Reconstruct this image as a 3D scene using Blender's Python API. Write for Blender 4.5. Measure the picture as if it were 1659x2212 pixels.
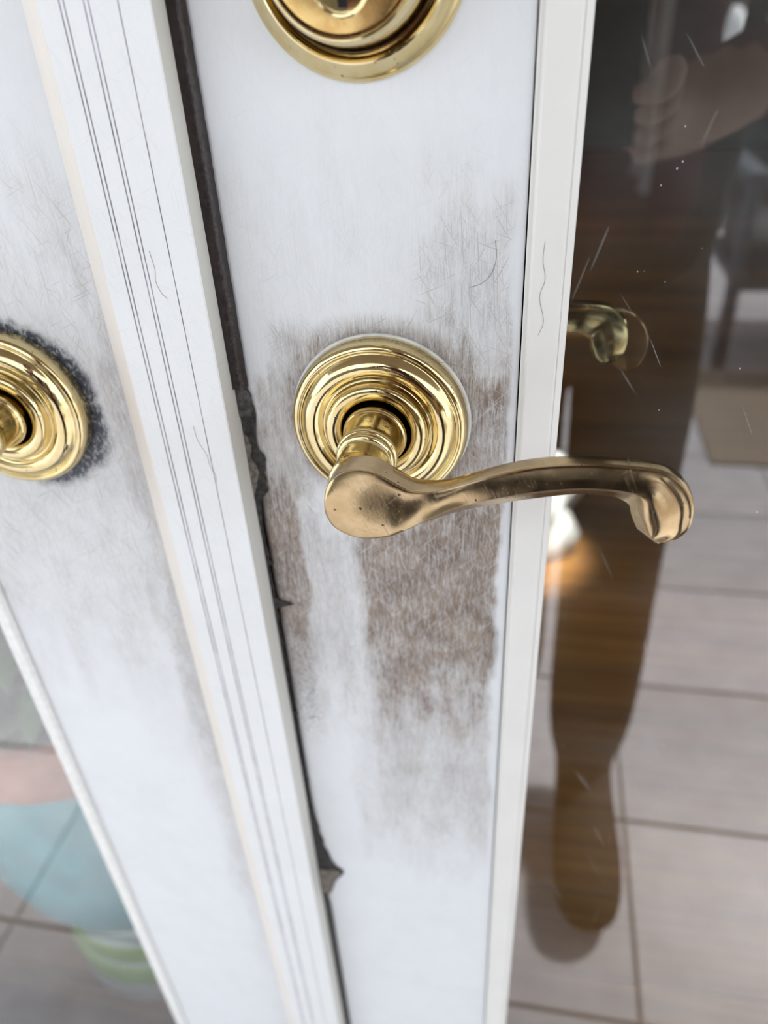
import bpy, math, random
import numpy as np
from mathutils import Vector, Matrix
random.seed(7); rng = np.random.default_rng(7)
for o in list(bpy.data.objects): bpy.data.objects.remove(o)
scn = bpy.context.scene
COL = scn.collection
H = 1.0                                   # lever height above the floor; local z = world z - H

# ------------------------------------------------------------------ camera
yaw, pitch, roll = -0.209554, 0.596588, -0.059436
CAM = Vector((0.053515, -0.256893, 0.135356 + H))
fwd = Vector((math.sin(yaw)*math.cos(pitch), math.cos(yaw)*math.cos(pitch), -math.sin(pitch)))
r0 = Vector((math.cos(yaw), -math.sin(yaw), 0)); u0 = r0.cross(fwd)
cr, sr = math.cos(roll), math.sin(roll)
RGT = cr*r0 + sr*u0; UPV = -sr*r0 + cr*u0
cd = bpy.data.cameras.new('camera'); cam = bpy.data.objects.new('camera', cd); COL.objects.link(cam)
M3 = Matrix((RGT, UPV, -fwd)).transposed()
cam.matrix_world = Matrix.Translation(CAM) @ M3.to_4x4()
cd.sensor_fit = 'HORIZONTAL'; cd.sensor_width = 36.0; cd.lens = 36.0*1660/1659
cd.clip_start = 0.01; cd.clip_end = 100
cd.dof.use_dof = True; cd.dof.focus_distance = 0.262; cd.dof.aperture_fstop = 9.0
scn.camera = cam
scn.view_settings.view_transform = 'Standard'; scn.view_settings.look = 'None'
scn.view_settings.gamma = 1.0; scn.view_settings.use_curve_mapping = False
scn.view_settings.exposure = 0.95

# ------------------------------------------------------------------ sky and sun
w = bpy.data.worlds.new('sky'); scn.world = w; w.use_nodes = True
bg = w.node_tree.nodes['Background']
bg.inputs['Color'].default_value = (0.89, 0.945, 1.0, 1); bg.inputs['Strength'].default_value = 1.35
sd = bpy.data.lights.new('sun', 'SUN'); sd.energy = 4.2; sd.angle = 0.13; sd.color = (1.0, 0.97, 0.93)
sun = bpy.data.objects.new('sun', sd); COL.objects.link(sun)
sun.location = (0, -4, 6)
sun.rotation_euler = Vector((-0.44, 0.369, -0.819)).to_track_quat('-Z', 'Y').to_euler()

# ------------------------------------------------------------------ node helpers
class N:
    def __init__(s, name):
        s.m = bpy.data.materials.new(name); s.m.use_nodes = True
        s.t = s.m.node_tree; s.t.nodes.clear()
        s.out = s.t.nodes.new('ShaderNodeOutputMaterial')
    def n(s, typ, **kw):
        nd = s.t.nodes.new('ShaderNode'+typ)
        for k, v in kw.items():
            if k.startswith('i_'):
                key = k[2:]
                key = int(key) if key.isdigit() else key.replace('_', ' ')
                s.set(nd.inputs[key], v)
            else: setattr(nd, k, v)
        return nd
    def set(s, sock, v):
        if isinstance(v, bpy.types.NodeSocket): s.t.links.new(v, sock)
        elif isinstance(v, bpy.types.Node): s.t.links.new(v.outputs[0], sock)
        else: sock.default_value = v
    def math(s, op, a, b=0.0, c=0.0, clamp=False):
        nd = s.n('Math', operation=op, use_clamp=clamp)
        s.set(nd.inputs[0], a); s.set(nd.inputs[1], b); s.set(nd.inputs[2], c); return nd.outputs[0]
    def ramp(s, v, a, b, lo=0.0, hi=1.0, smooth=True):
        nd = s.n('MapRange', interpolation_type='SMOOTHSTEP' if smooth else 'LINEAR')
        s.set(nd.inputs[0], v); nd.inputs[1].default_value = a; nd.inputs[2].default_value = b
        nd.inputs[3].default_value = lo; nd.inputs[4].default_value = hi; return nd.outputs[0]
    def mix(s, f, a, b):
        nd = s.n('Mix', data_type='RGBA'); s.set(nd.inputs[0], f)
        for sock, v in ((nd.inputs[6], a), (nd.inputs[7], b)):
            s.set(sock, (*v, 1) if isinstance(v, tuple) and len(v) == 3 else v)
        return nd.outputs[2]
    def co(s, scale=(1, 1, 1), rot=(0, 0, 0), loc=(0, 0, 0), kind='Object'):
        tc = s.n('TexCoord'); mp = s.n('Mapping')
        s.set(mp.inputs['Vector'], tc.outputs[kind])
        mp.inputs['Scale'].default_value = scale; mp.inputs['Rotation'].default_value = rot; mp.inputs['Location'].default_value = loc
        return mp.outputs[0]
    def noise(s, vec, scale=5.0, detail=3.0, rough=0.5, dist=0.0):
        nd = s.n('TexNoise'); s.set(nd.inputs['Vector'], vec)
        nd.inputs['Scale'].default_value = scale; nd.inputs['Detail'].default_value = detail
        nd.inputs['Roughness'].default_value = rough; nd.inputs['Distortion'].default_value = dist
        return nd.outputs['Fac']
    def vor(s, vec, scale, feature='F1'):
        nd = s.n('TexVoronoi', feature=feature); s.set(nd.inputs['Vector'], vec); nd.inputs['Scale'].default_value = scale
        return nd
    def bump(s, h, strength=0.2, dist=0.001):
        nd = s.n('Bump'); nd.inputs['Strength'].default_value = strength; nd.inputs['Distance'].default_value = dist
        s.set(nd.inputs['Height'], h); return nd.outputs[0]
    def bsdf(s, color, rough=0.5, metal=0.0, normal=None, spec=0.5, **kw):
        b = s.n('BsdfPrincipled')
        s.set(b.inputs['Base Color'], (*color, 1) if isinstance(color, tuple) and len(color) == 3 else color)
        s.set(b.inputs['Roughness'], rough); b.inputs['Metallic'].default_value = metal
        b.inputs['Specular IOR Level'].default_value = spec
        if normal is not None: s.set(b.inputs['Normal'], normal)
        for k, v in kw.items(): s.set(b.inputs[k.replace('_', ' ')], v)
        s.t.links.new(b.outputs[0], s.out.inputs[0]); return b

def simple(name, col, rough=0.5, var=0.12, scale=30.0, metal=0.0, bump=0.0, spec=0.5):
    k = N(name); v = k.noise(k.co(), scale, 4)
    c = k.mix(k.ramp(v, 0.3, 0.7), tuple(x*(1-var) for x in col), tuple(min(1, x*(1+var)) for x in col))
    k.bsdf(c, rough, metal, k.bump(v, bump, 0.002) if bump else None, spec); return k.m

def scratches(k, specs):
    """thin random lines; specs: (angle in the door plane, length scale, width scale, threshold, offset)"""
    tot = None
    for ang, ls, ws, th, off in specs:
        # object coordinates on the door: x across, z up; rotate about y
        v = k.co(scale=(ws, 1, ls), rot=(0, 0, 0), loc=(off, 0, off*1.7))
        rt = k.n('VectorRotate', rotation_type='Y_AXIS'); k.set(rt.inputs['Vector'], k.n('TexCoord').outputs['Object'])
        rt.inputs['Angle'].default_value = ang
        mp = k.n('Mapping'); k.set(mp.inputs['Vector'], rt.outputs[0])
        mp.inputs['Scale'].default_value = (ws, 1, ls); mp.inputs['Location'].default_value = (off, off*.3, off*1.7)
        n = k.noise(mp.outputs[0], 1.0, 1.0, 0.4, 0.03)
        l = k.ramp(n, th, th+0.035)
        tot = l if tot is None else k.math('MAXIMUM', tot, l)
    return tot

def paint(name, white, attr=True, cream=None):
    """old white door paint with rubbed-in brown grime (attribute 'grime'), navy smear (attribute 'smear')"""
    k = N(name)
    fine = k.noise(k.co(scale=(1900, 1900, 130)), 1.0, 4, 0.62)
    fine2 = k.noise(k.co(scale=(700, 700, 420)), 1.0, 6, 0.72)
    big = k.noise(k.co(), 28.0, 4, 0.6)
    base = k.mix(k.ramp(big, 0.35, 0.7), white, tuple(c*f for c, f in zip(white, (0.965, 0.965, 0.96))))
    light = scratches(k, [(0.08, 75, 3400, 0.645, 3), (-0.10, 85, 3600, 0.645, 11), (0.35, 100, 3600, 0.665, 19), (-0.42, 100, 3500, 0.665, 27), (0.95, 60, 3200, 0.685, 23), (-0.8, 60, 3200, 0.68, 31)])
    dark = scratches(k, [(0.55, 60, 1700, 0.675, 5), (-0.5, 70, 1700, 0.675, 17), (1.2, 60, 1700, 0.70, 43), (-1.15, 70, 1700, 0.695, 61), (0.05, 50, 1800, 0.675, 71)])
    if attr:
        g = k.n('Attribute', attribute_name='grime').outputs['Fac']
        sm = k.n('Attribute', attribute_name='smear').outputs['Fac']
        st = k.math('MULTIPLY', k.math('SUBTRACT', fine, 0.5), 1.9)
        st2 = k.math('MULTIPLY', k.math('SUBTRACT', fine2, 0.5), 1.1)
        mod = k.math('ADD', k.math('ADD', st, st2), 1.0)
        f = k.math('MULTIPLY', g, mod, clamp=True)
        f = k.math('MULTIPLY', f, k.math('SUBTRACT', 1.0, k.math('MULTIPLY', light, 0.46)), clamp=True)
        dk = k.math('MULTIPLY', dark, k.ramp(g, 0.02, 0.3, 0.10, 0.8))
        f = k.math('MAXIMUM', f, k.math('MULTIPLY', dk, 0.62))
        tone = k.mix(k.ramp(k.noise(k.co(), 60, 3), 0.35, 0.65), (0.175, 0.125, 0.092), (0.26, 0.198, 0.152))
        base = k.mix(f, base, tone)
        ck = k.n('Attribute', attribute_name='crackle').outputs['Fac']
        ve = k.vor(k.co(scale=(1, 1, 0.75)), 520, 'DISTANCE_TO_EDGE')
        base = k.mix(k.math('MULTIPLY', ck, k.ramp(ve.outputs['Distance'], 0.02, 0.10, 0.75, 0.0)), base, (0.24, 0.21, 0.19))
        smf = k.math('MULTIPLY', sm, k.ramp(fine2, 0.3, 0.6, 0.35, 1.25), clamp=True)
        base = k.mix(smf, base, (0.045, 0.052, 0.075))
    else:
        dk = k.math('MULTIPLY', dark, 0.07)
        base = k.mix(dk, base, (0.35, 0.31, 0.27))
        base = k.mix(k.ramp(fine2, 0.55, 0.8, 0, 0.22), base, (0.52, 0.48, 0.43))
    h = k.noise(k.co(), 260.0, 3, 0.5)
    k.bsdf(base, k.ramp(big, 0.3, 0.7, 0.36, 0.5), 0, k.bump(h, 0.12, 0.0004), 0.42)
    return k.m

def brass(name, c1, c2, r1, r2, tarnish=0.25, pits=0.5):
    k = N(name)
    n1 = k.noise(k.co(), 140, 5, 0.6); n2 = k.noise(k.co(), 900, 4, 0.6)
    c = k.mix(k.ramp(n1, 0.35, 0.7), c1, c2)
    t = k.ramp(k.noise(k.co(loc=(3, 1, 2)), 230, 6, 0.7), 0.60, 0.72)
    c = k.mix(k.math('MULTIPLY', t, tarnish), c, (0.16, 0.10, 0.045))
    v = k.vor(k.co(), 300); pt = k.ramp(v.outputs['Distance'], 0.11, 0.17, 1, 0)
    sel = k.ramp(k.noise(k.co(loc=(7, 0, 0)), 170, 2), 0.53, 0.57)
    p = k.math('MULTIPLY', k.math('MULTIPLY', pt, sel), pits)
    c = k.mix(p, c, (0.08, 0.055, 0.03))
    sc = scratches(k, [(0.4, 120, 2600, 0.70, 2), (-0.8, 140, 2400, 0.71, 9), (1.3, 120, 2400, 0.72, 4)])
    r = k.math('ADD', k.ramp(n1, 0.3, 0.7, r1, r2), k.math('MULTIPLY', sc, 0.07))
    r = k.math('ADD', r, k.math('MULTIPLY', t, tarnish*0.4))
    hh = k.math('SUBTRACT', k.math('MULTIPLY', n2, 0.2), k.math('ADD', p, k.math('MULTIPLY', sc, 0.05)))
    k.bsdf(c, r, 1.0, k.bump(hh, 0.10, 0.0006)); return k.m

def glass_mat(name):
    k = N(name)
    fr0 = k.n('Fresnel'); fr0.inputs['IOR'].default_value = 1.92
    gm = k.n('NewGeometry')
    fr1 = k.math('MULTIPLY', fr0.outputs[0], k.math('SUBTRACT', 1.0, gm.outputs['Backfacing']))   # both faces of the thin pane counted on the face met first
    fr = k.math('DIVIDE', k.math('MULTIPLY', fr1, 2.0), k.math('ADD', fr1, 1.0))
    tr = k.n('BsdfTransparent'); tr.inputs[0].default_value = (0.93, 0.95, 0.94, 1)
    gl = k.n('BsdfGlossy'); gl.inputs['Roughness'].default_value = 0.004; gl.inputs['Color'].default_value = (1, 1, 1, 1)
    mx = k.n('MixShader'); k.set(mx.inputs[0], fr); k.set(mx.inputs[1], tr.outputs[0]); k.set(mx.inputs[2], gl.outputs[0])
    # dust specks and fine scratches on the pane
    v = k.vor(k.co(scale=(1, 1, 0.8)), 230); sp = k.ramp(v.outputs['Distance'], 0.05, 0.10, 1, 0)
    sel = k.ramp(k.noise(k.co(), 60, 3), 0.60, 0.66)
    sc = scratches(k, [(0.45, 22, 1100, 0.77, 2), (0.62, 26, 1200, 0.785, 8), (-0.3, 22, 1000, 0.79, 15)])
    film = k.ramp(k.noise(k.co(), 9, 4), 0.45, 0.8, 0.0, 0.035)
    f = k.math('ADD', k.math('ADD', k.math('MULTIPLY', k.math('MULTIPLY', sp, sel), 0.5), k.math('MULTIPLY', sc, 0.13)), film, clamp=True)
    df = k.n('BsdfDiffuse'); df.inputs[0].default_value = (0.75, 0.76, 0.75, 1)
    m2 = k.n('MixShader'); k.set(m2.inputs[0], f); k.set(m2.inputs[1], mx.outputs[0]); k.set(m2.inputs[2], df.outputs[0])
    k.t.links.new(m2.outputs[0], k.out.inputs[0]); return k.m

def wood(name, a, b, rough=0.3, sx=1.5, sy=40):
    k = N(name)
    oi = k.n('ObjectInfo')
    add = k.n('VectorMath', operation='ADD'); k.set(add.inputs[0], k.co(scale=(sx, sy, sy)))
    cmb = k.n('CombineXYZ'); k.set(cmb.inputs[0], k.math('MULTIPLY', oi.outputs['Random'], 40.0)); k.set(cmb.inputs[1], k.math('MULTIPLY', oi.outputs['Random'], 17.0))
    k.set(add.inputs[1], cmb.outputs[0])
    g = k.noise(add.outputs[0], 1.0, 5, 0.6, 0.6)
    c = k.mix(k.ramp(g, 0.3, 0.72), a, b)
    tint = k.ramp(oi.outputs['Random'], 0, 1, 0.72, 1.2, False)
    mul = k.n('Mix', data_type='RGBA', blend_type='MULTIPLY'); mul.inputs[0].default_value = 1.0
    k.set(mul.inputs[6], c); cc = k.n('CombineColor'); [k.set(cc.inputs[i], tint) for i in range(3)]
    k.set(mul.inputs[7], cc.outputs[0])
    k.bsdf(mul.outputs[2], rough, 0, k.bump(g, 0.1, 0.001)); return k.m

def tile_mat(name):
    k = N(name)
    oi = k.n('ObjectInfo')
    n = k.noise(k.co(), 14, 5, 0.6)
    c = k.mix(k.ramp(n, 0.3, 0.7), (0.365, 0.36, 0.385), (0.435, 0.43, 0.455))
    mul = k.n('Mix', data_type='RGBA', blend_type='MULTIPLY'); mul.inputs[0].default_value = 1.0
    tint = k.ramp(oi.outputs['Random'], 0, 1, 0.92, 1.06, False)
    k.set(mul.inputs[6], c); cc = k.n('CombineColor'); [k.set(cc.inputs[i], tint) for i in range(3)]; k.set(mul.inputs[7], cc.outputs[0])
    k.bsdf(mul.outputs[2], 0.45); return k.m

M = dict(
    stile=paint('old_white_paint', (0.765, 0.785, 0.81)),
    strip=paint('astragal_white', (0.79, 0.80, 0.805), attr=False),
    side=paint('astragal_side_shade', (0.66, 0.65, 0.61), attr=False),  # darker strip paint: the side face's shade is put into the colour
    cream=paint('yellowed_caulk_edge', (0.78, 0.72, 0.655), attr=False),
    bead=simple('bead_vinyl', (0.765, 0.75, 0.72), 0.38, 0.02, 40),
    bead_edge=simple('bead_vinyl_edge', (0.80, 0.80, 0.78), 0.45, 0.06, 300),
    groove=simple('groove_dirt', (0.50, 0.49, 0.54), 0.8, 0.25, 120),
    vinyl=simple('weatherstrip_vinyl', (0.018, 0.010, 0.009), 0.38, 0.4, 300, bump=0.35),
    foam=simple('torn_foam_gap_shade', (0.035, 0.031, 0.03), 0.85, 0.6, 420, bump=0.6),
    foam_pale=simple('torn_foam_backing', (0.17, 0.145, 0.125), 0.85, 0.4, 420, bump=0.6),
    black=simple('gap_black', (0.004, 0.004, 0.004), 0.9),
    brass=brass('polished_brass', (0.70, 0.585, 0.335), (0.64, 0.505, 0.25), 0.06, 0.14, 0.3, 0.6),
    worn=brass('worn_brass', (0.53, 0.40, 0.235), (0.47, 0.335, 0.18), 0.13, 0.22, 0.35, 0.9),
    collar=brass('tarnished_brass', (0.70, 0.50, 0.20), (0.60, 0.36, 0.13), 0.22, 0.34, 0.6, 0.5),
    gasket=simple('gasket_plastic', (0.70, 0.70, 0.69), 0.4, 0.1, 200),
    glass=glass_mat('door_glass'),
    render=simple('house_render', (0.66, 0.64, 0.60), 0.8, 0.06, 12, bump=0.3),
    ceil=simple('shade_roof_brown', (0.24, 0.19, 0.145), 0.8, 0.04, 8),
    inwall=simple('interior_plaster', (0.36, 0.33, 0.30), 0.8, 0.05, 8),
    plank=wood('oak_planks', (0.26, 0.118, 0.032), (0.44, 0.22, 0.068), 0.34),
    sub=simple('subfloor', (0.03, 0.018, 0.01), 0.9),
    tile=tile_mat('patio_tile'),
    grout=simple('grout', (0.16, 0.15, 0.145), 0.9),
)

# ------------------------------------------------------------------ geometry helpers
ORG = {}
def mesh(name, verts, faces, mats, parent=None, smooth=False, base=None, mi=None, zl=True, attrs=None):
    """verts in metres, z measured from the lever height when zl"""
    v = np.array(verts, float).reshape(-1, 3)
    if zl: v = v + (0, 0, H)
    me = bpy.data.meshes.new(name)
    if parent is not None: org = ORG[parent.name]
    else:
        lo, hi = v.min(0), v.max(0)
        org = np.array(base if base is not None else ((lo[0]+hi[0])/2, (lo[1]+hi[1])/2, lo[2]))
    me.from_pydata((v-org).tolist(), [], [list(map(int, f)) for f in faces])
    for m in (mats if isinstance(mats, (list, tuple)) else [mats]): me.materials.append(M[m] if isinstance(m, str) else m)
    if mi is not None: me.polygons.foreach_set('material_index', np.array(mi, np.int32))
    if smooth is True: me.polygons.foreach_set('use_smooth', np.ones(len(me.polygons), bool))
    elif smooth:
        me.polygons.foreach_set('use_smooth', np.ones(len(me.polygons), bool))
        me.set_sharp_from_angle(angle=math.radians(smooth))
    for an, av in (attrs or {}).items():
        a = me.attributes.new(an, 'FLOAT', 'POINT'); a.data.foreach_set('value', np.array(av, np.float32))
    me.update()
    o = bpy.data.objects.new(name, me); COL.objects.link(o)
    if parent is not None: o.parent = parent; ORG[o.name] = org
    else: o.location = org; ORG[o.name] = org
    return o
def thing(name, loc, label=None, cat=None, group=None, kind=None, zl=True):
    o = bpy.data.objects.new(name, None); COL.objects.link(o)
    l = np.array(loc, float) + ((0, 0, H) if zl else (0, 0, 0)); o.location = l; ORG[o.name] = l
    o.empty_display_size = 0.05
    tag(o, label, cat, group, kind); return o
def tag(o, label=None, cat=None, group=None, kind=None):
    if label: o['label'] = label
    if cat: o['category'] = cat
    if group: o['group'] = group
    if kind: o['kind'] = kind
    return o
BOXF = [(0,1,3,2),(4,6,7,5),(0,4,5,1),(2,3,7,6),(0,2,6,4),(1,5,7,3)]
def boxv(x0, x1, y0, y1, z0, z1): return [(x, y, z) for x in (x0, x1) for y in (y0, y1) for z in (z0, z1)]
def box(name, x0, x1, y0, y1, z0, z1, mat, parent=None, bev=0, zl=True, base=None):
    o = mesh(name, boxv(x0, x1, y0, y1, z0, z1), BOXF, mat, parent, zl=zl, base=base)
    if bev:
        b = o.modifiers.new('bevel', 'BEVEL'); b.width = bev; b.segments = 2
    return o
def prism(name, prof, z0, z1, mat, parent=None, smooth=35, mi=None, zl=True):
    """closed (x, y) outline extruded along z; outline counter-clockwise seen from above"""
    n = len(prof); v = [(x, y, z0) for x, y in prof]+[(x, y, z1) for x, y in prof]
    f = [(i, (i+1) % n, (i+1) % n+n, i+n) for i in range(n)]+[tuple(range(n-1, -1, -1)), tuple(range(n, 2*n))]
    m = (list(mi)+[0, 0]) if mi is not None else None
    return mesh(name, v, f, mat, parent, smooth, mi=m, zl=zl)
def lathe_y(prof, cx, cz, n=96, y0=0.0, sx=1):
    """profile of (r, h): h out of the door (towards -y)"""
    v = []; f = []
    for r, h in prof:
        for i in range(n):
            a = 2*math.pi*i/n; v.append((cx+r*math.cos(a), y0-h, cz+r*math.sin(a)))
    for j in range(len(prof)-1):
        for i in range(n):
            f.append((j*n+i, j*n+(i+1) % n, (j+1)*n+(i+1) % n, (j+1)*n+i))
    return v, f
def lathe_z(prof, cx, cy, n=48):
    v = []; f = []
    for r, z in prof:
        for i in range(n):
            a = 2*math.pi*i/n; v.append((cx+r*math.cos(a), cy+r*math.sin(a), z))
    for j in range(len(prof)-1):
        for i in range(n): f.append((j*n+i, j*n+(i+1) % n, (j+1)*n+(i+1) % n, (j+1)*n+i))
    return v, f
def spline(pts, m):
    """Catmull-Rom through pts, m points per span"""
    p = np.array(pts, float); p = np.vstack([2*p[0]-p[1], p, 2*p[-1]-p[-2]]); out = []
    for i in range(1, len(p)-2):
        for t in np.linspace(0, 1, m, endpoint=False):
            out.append(0.5*((2*p[i])+(p[i+1]-p[i-1])*t+(2*p[i-1]-5*p[i]+4*p[i+1]-p[i+2])*t*t+(3*p[i]-p[i-1]-3*p[i+1]+p[i+2])*t**3))
    out.append(p[-2]); return np.array(out)
def tube(path, rad, n=8):
    path = np.array(path, float); m = len(path); rad = np.broadcast_to(np.array(rad, float), (m,))
    v = []; f = []; ref = None
    for i in range(m):
        t = path[min(i+1, m-1)]-path[max(i-1, 0)]; t = t/np.linalg.norm(t)
        if ref is None: ref = np.cross(t, (0, 0, 1) if abs(t[2]) < .9 else (1, 0, 0))
        ref = ref-t*(ref@t); ref /= np.linalg.norm(ref); b = np.cross(t, ref)
        for k in range(n):
            a = 2*math.pi*k/n; v.append(path[i]+rad[i]*(math.cos(a)*ref+math.sin(a)*b))
    for i in range(m-1):
        for k in range(n): f.append((i*n+k, i*n+(k+1) % n, (i+1)*n+(k+1) % n, (i+1)*n+k))
    f += [tuple(range(n-1, -1, -1)), tuple(range((m-1)*n, m*n))]
    return v, f
def ss(a, b, x):
    t = np.clip((x-a)/(b-a), 0, 1); return t*t*(3-2*t)

ZB, ZT = -0.99, 1.07            # door bottom and top, from lever height
DT = 0.034                      # door thickness

# ------------------------------------------------------------------ the setting: floors, walls, added shade roof
TX, TY = 0.455, 0.303
fp = thing('floor_patio', (0.25, -2.5, -H), kind='structure')
box('grout_bed', -2.9, 4.3, -5.2, -0.02, -H-0.06, -H-0.004, 'grout', fp)
tv = None
xs = [0.25+TX*i for i in range(-7, 9)]
ys = [-0.215-TY*j for j in range(-1, 16)]
g = 0.0025
for j, y in enumerate(ys[:-1]):
    for i, x in enumerate(xs[:-1]):
        x0, x1, y1, y0 = x+g, x+TX-g, y-g, y-TY+g
        if y1 > -0.02: y1 = -0.02
        if y1-y0 < 0.03: continue
        full = y1 < -0.021
        if full and tv is not None:
            o = bpy.data.objects.new('tile', tv); COL.objects.link(o); o.parent = fp
            o.location = ((x0+x1)/2-ORG[fp.name][0], (y0+y1)/2-ORG[fp.name][1], 0)
        elif full:
            cx, cy = (x1-x0)/2, (y1-y0)/2
            tv = bpy.data.meshes.new('tile'); b = 0.0015
            vv = [(sx*cx, sy*cy, -0.01) for sx, sy in ((-1,-1),(1,-1),(1,1),(-1,1))]+[(sx*cx, sy*cy, -b) for sx, sy in ((-1,-1),(1,-1),(1,1),(-1,1))]+[(sx*(cx-b), sy*(cy-b), 0) for sx, sy in ((-1,-1),(1,-1),(1,1),(-1,1))]
            ff = [(0,1,5,4),(1,2,6,5),(2,3,7,6),(3,0,4,7),(4,5,9,8),(5,6,10,9),(6,7,11,10),(7,4,8,11),(8,9,10,11)]
            tv.from_pydata(vv, [], ff); tv.materials.append(M['tile'])
            o = bpy.data.objects.new('tile', tv); COL.objects.link(o); o.parent = fp
            o.location = ((x0+x1)/2-ORG[fp.name][0], (y0+y1)/2-ORG[fp.name][1], 0)
        else:
            box('tile', x0, x1, y0, y1, -H-0.01, -H, 'tile', fp)
lawn = simple('garden_grass', (0.10, 0.15, 0.05), 0.9, 0.4, 30, bump=0.5)
tag(box('floor_garden', -9, 11, -12, -5.2, -H-0.06, -H-0.01, lawn), kind='structure')
# inside: planks running along x
fl = thing('floor', (0.6, 3.2, -H), kind='structure')
box('subfloor', -2.7, 4.1, 0.05, 6.8, -H-0.05, -H-0.012, 'sub', fl)
pw = 0.118
pm = bpy.data.meshes.new('plank'); L = 2.196
b = 0.0015; hx, hy = L/2, (pw-0.0022)/2
pm.from_pydata([(sx*hx, sy*hy, -0.012) for sx, sy in ((-1,-1),(1,-1),(1,1),(-1,1))]+[(sx*hx, sy*hy, -b) for sx, sy in ((-1,-1),(1,-1),(1,1),(-1,1))]+[(sx*(hx-b), sy*(hy-b), 0) for sx, sy in ((-1,-1),(1,-1),(1,1),(-1,1))], [],
   [(0,1,5,4),(1,2,6,5),(2,3,7,6),(3,0,4,7),(4,5,9,8),(5,6,10,9),(6,7,11,10),(7,4,8,11),(8,9,10,11)]); pm.materials.append(M['plank'])
for j in range(55):
    y = 0.115+pw*j; off = (-0.9, -0.3, 0.35)[j % 3]
    for i in range(-1, 3):
        cx = 0.5+off+2.2*i
        if cx < -2.1 or cx > 3.2: continue
        o = bpy.data.objects.new('plank', pm); COL.objects.link(o); o.parent = fl
        o.location = (cx-0.6, y-3.2, 0)
# house shell
WZ = 1.55
tag(box('wall_front_left', -3.0, -0.93, -0.06, 0.10, -H, WZ, 'render'), kind='structure')
tag(box('wall_front_right', 0.86, 4.4, -0.06, 0.10, -H, WZ, 'render'), kind='structure')
tag(box('wall_front_lintel', -0.93, 0.86, -0.06, 0.10, ZT+0.03, WZ, 'render'), kind='structure')
tag(box('wall_left', -2.75, -2.6, 0.10, 6.7, -H, WZ, 'inwall'), kind='structure')
tag(box('wall_back', -2.75, 4.15, 6.7, 6.85, -H, WZ, 'inwall'), kind='structure')
tag(box('wall_right', 4.0, 4.15, 0.10, 2.2, -H, WZ, 'inwall'), kind='structure')
tag(box('wall_right_far', 4.0, 4.15, 3.9, 6.7, -H, WZ, 'inwall'), kind='structure')
tag(box('wall_right_sill', 4.0, 4.15, 2.2, 3.9, -H, -0.1, 'inwall'), kind='structure')
tag(box('wall_right_header', 4.0, 4.15, 2.2, 3.9, 1.1, WZ, 'inwall'), kind='structure')
tag(box('ceiling', -2.75, 4.15, 0.0, 6.85, WZ, WZ+0.12, 'inwall'), kind='structure')
tag(box('added_shade_roof', -3.0, 4.4, -1.36, 0.0, WZ-0.1, WZ+0.05, 'ceil'), kind='structure')  # unseen roof added to keep the sun off the door
for nm, a, bb in (('trim_1', -0.93, -0.905), ('trim_2', 0.835, 0.86)):
    tag(box(nm, a, bb, -0.05, 0.09, -H, ZT+0.03, 'bead'), kind='structure')
tag(box('trim_3', -0.905, 0.835, -0.05, 0.09, ZT+0.005, ZT+0.03, 'bead'), kind='structure')
tag(box('trim_4', -0.905, 0.835, -0.018, 0.09, -H, ZB-0.002, simple('threshold', (0.4, 0.4, 0.4), 0.4, 0.1, 50)), kind='structure')

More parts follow.
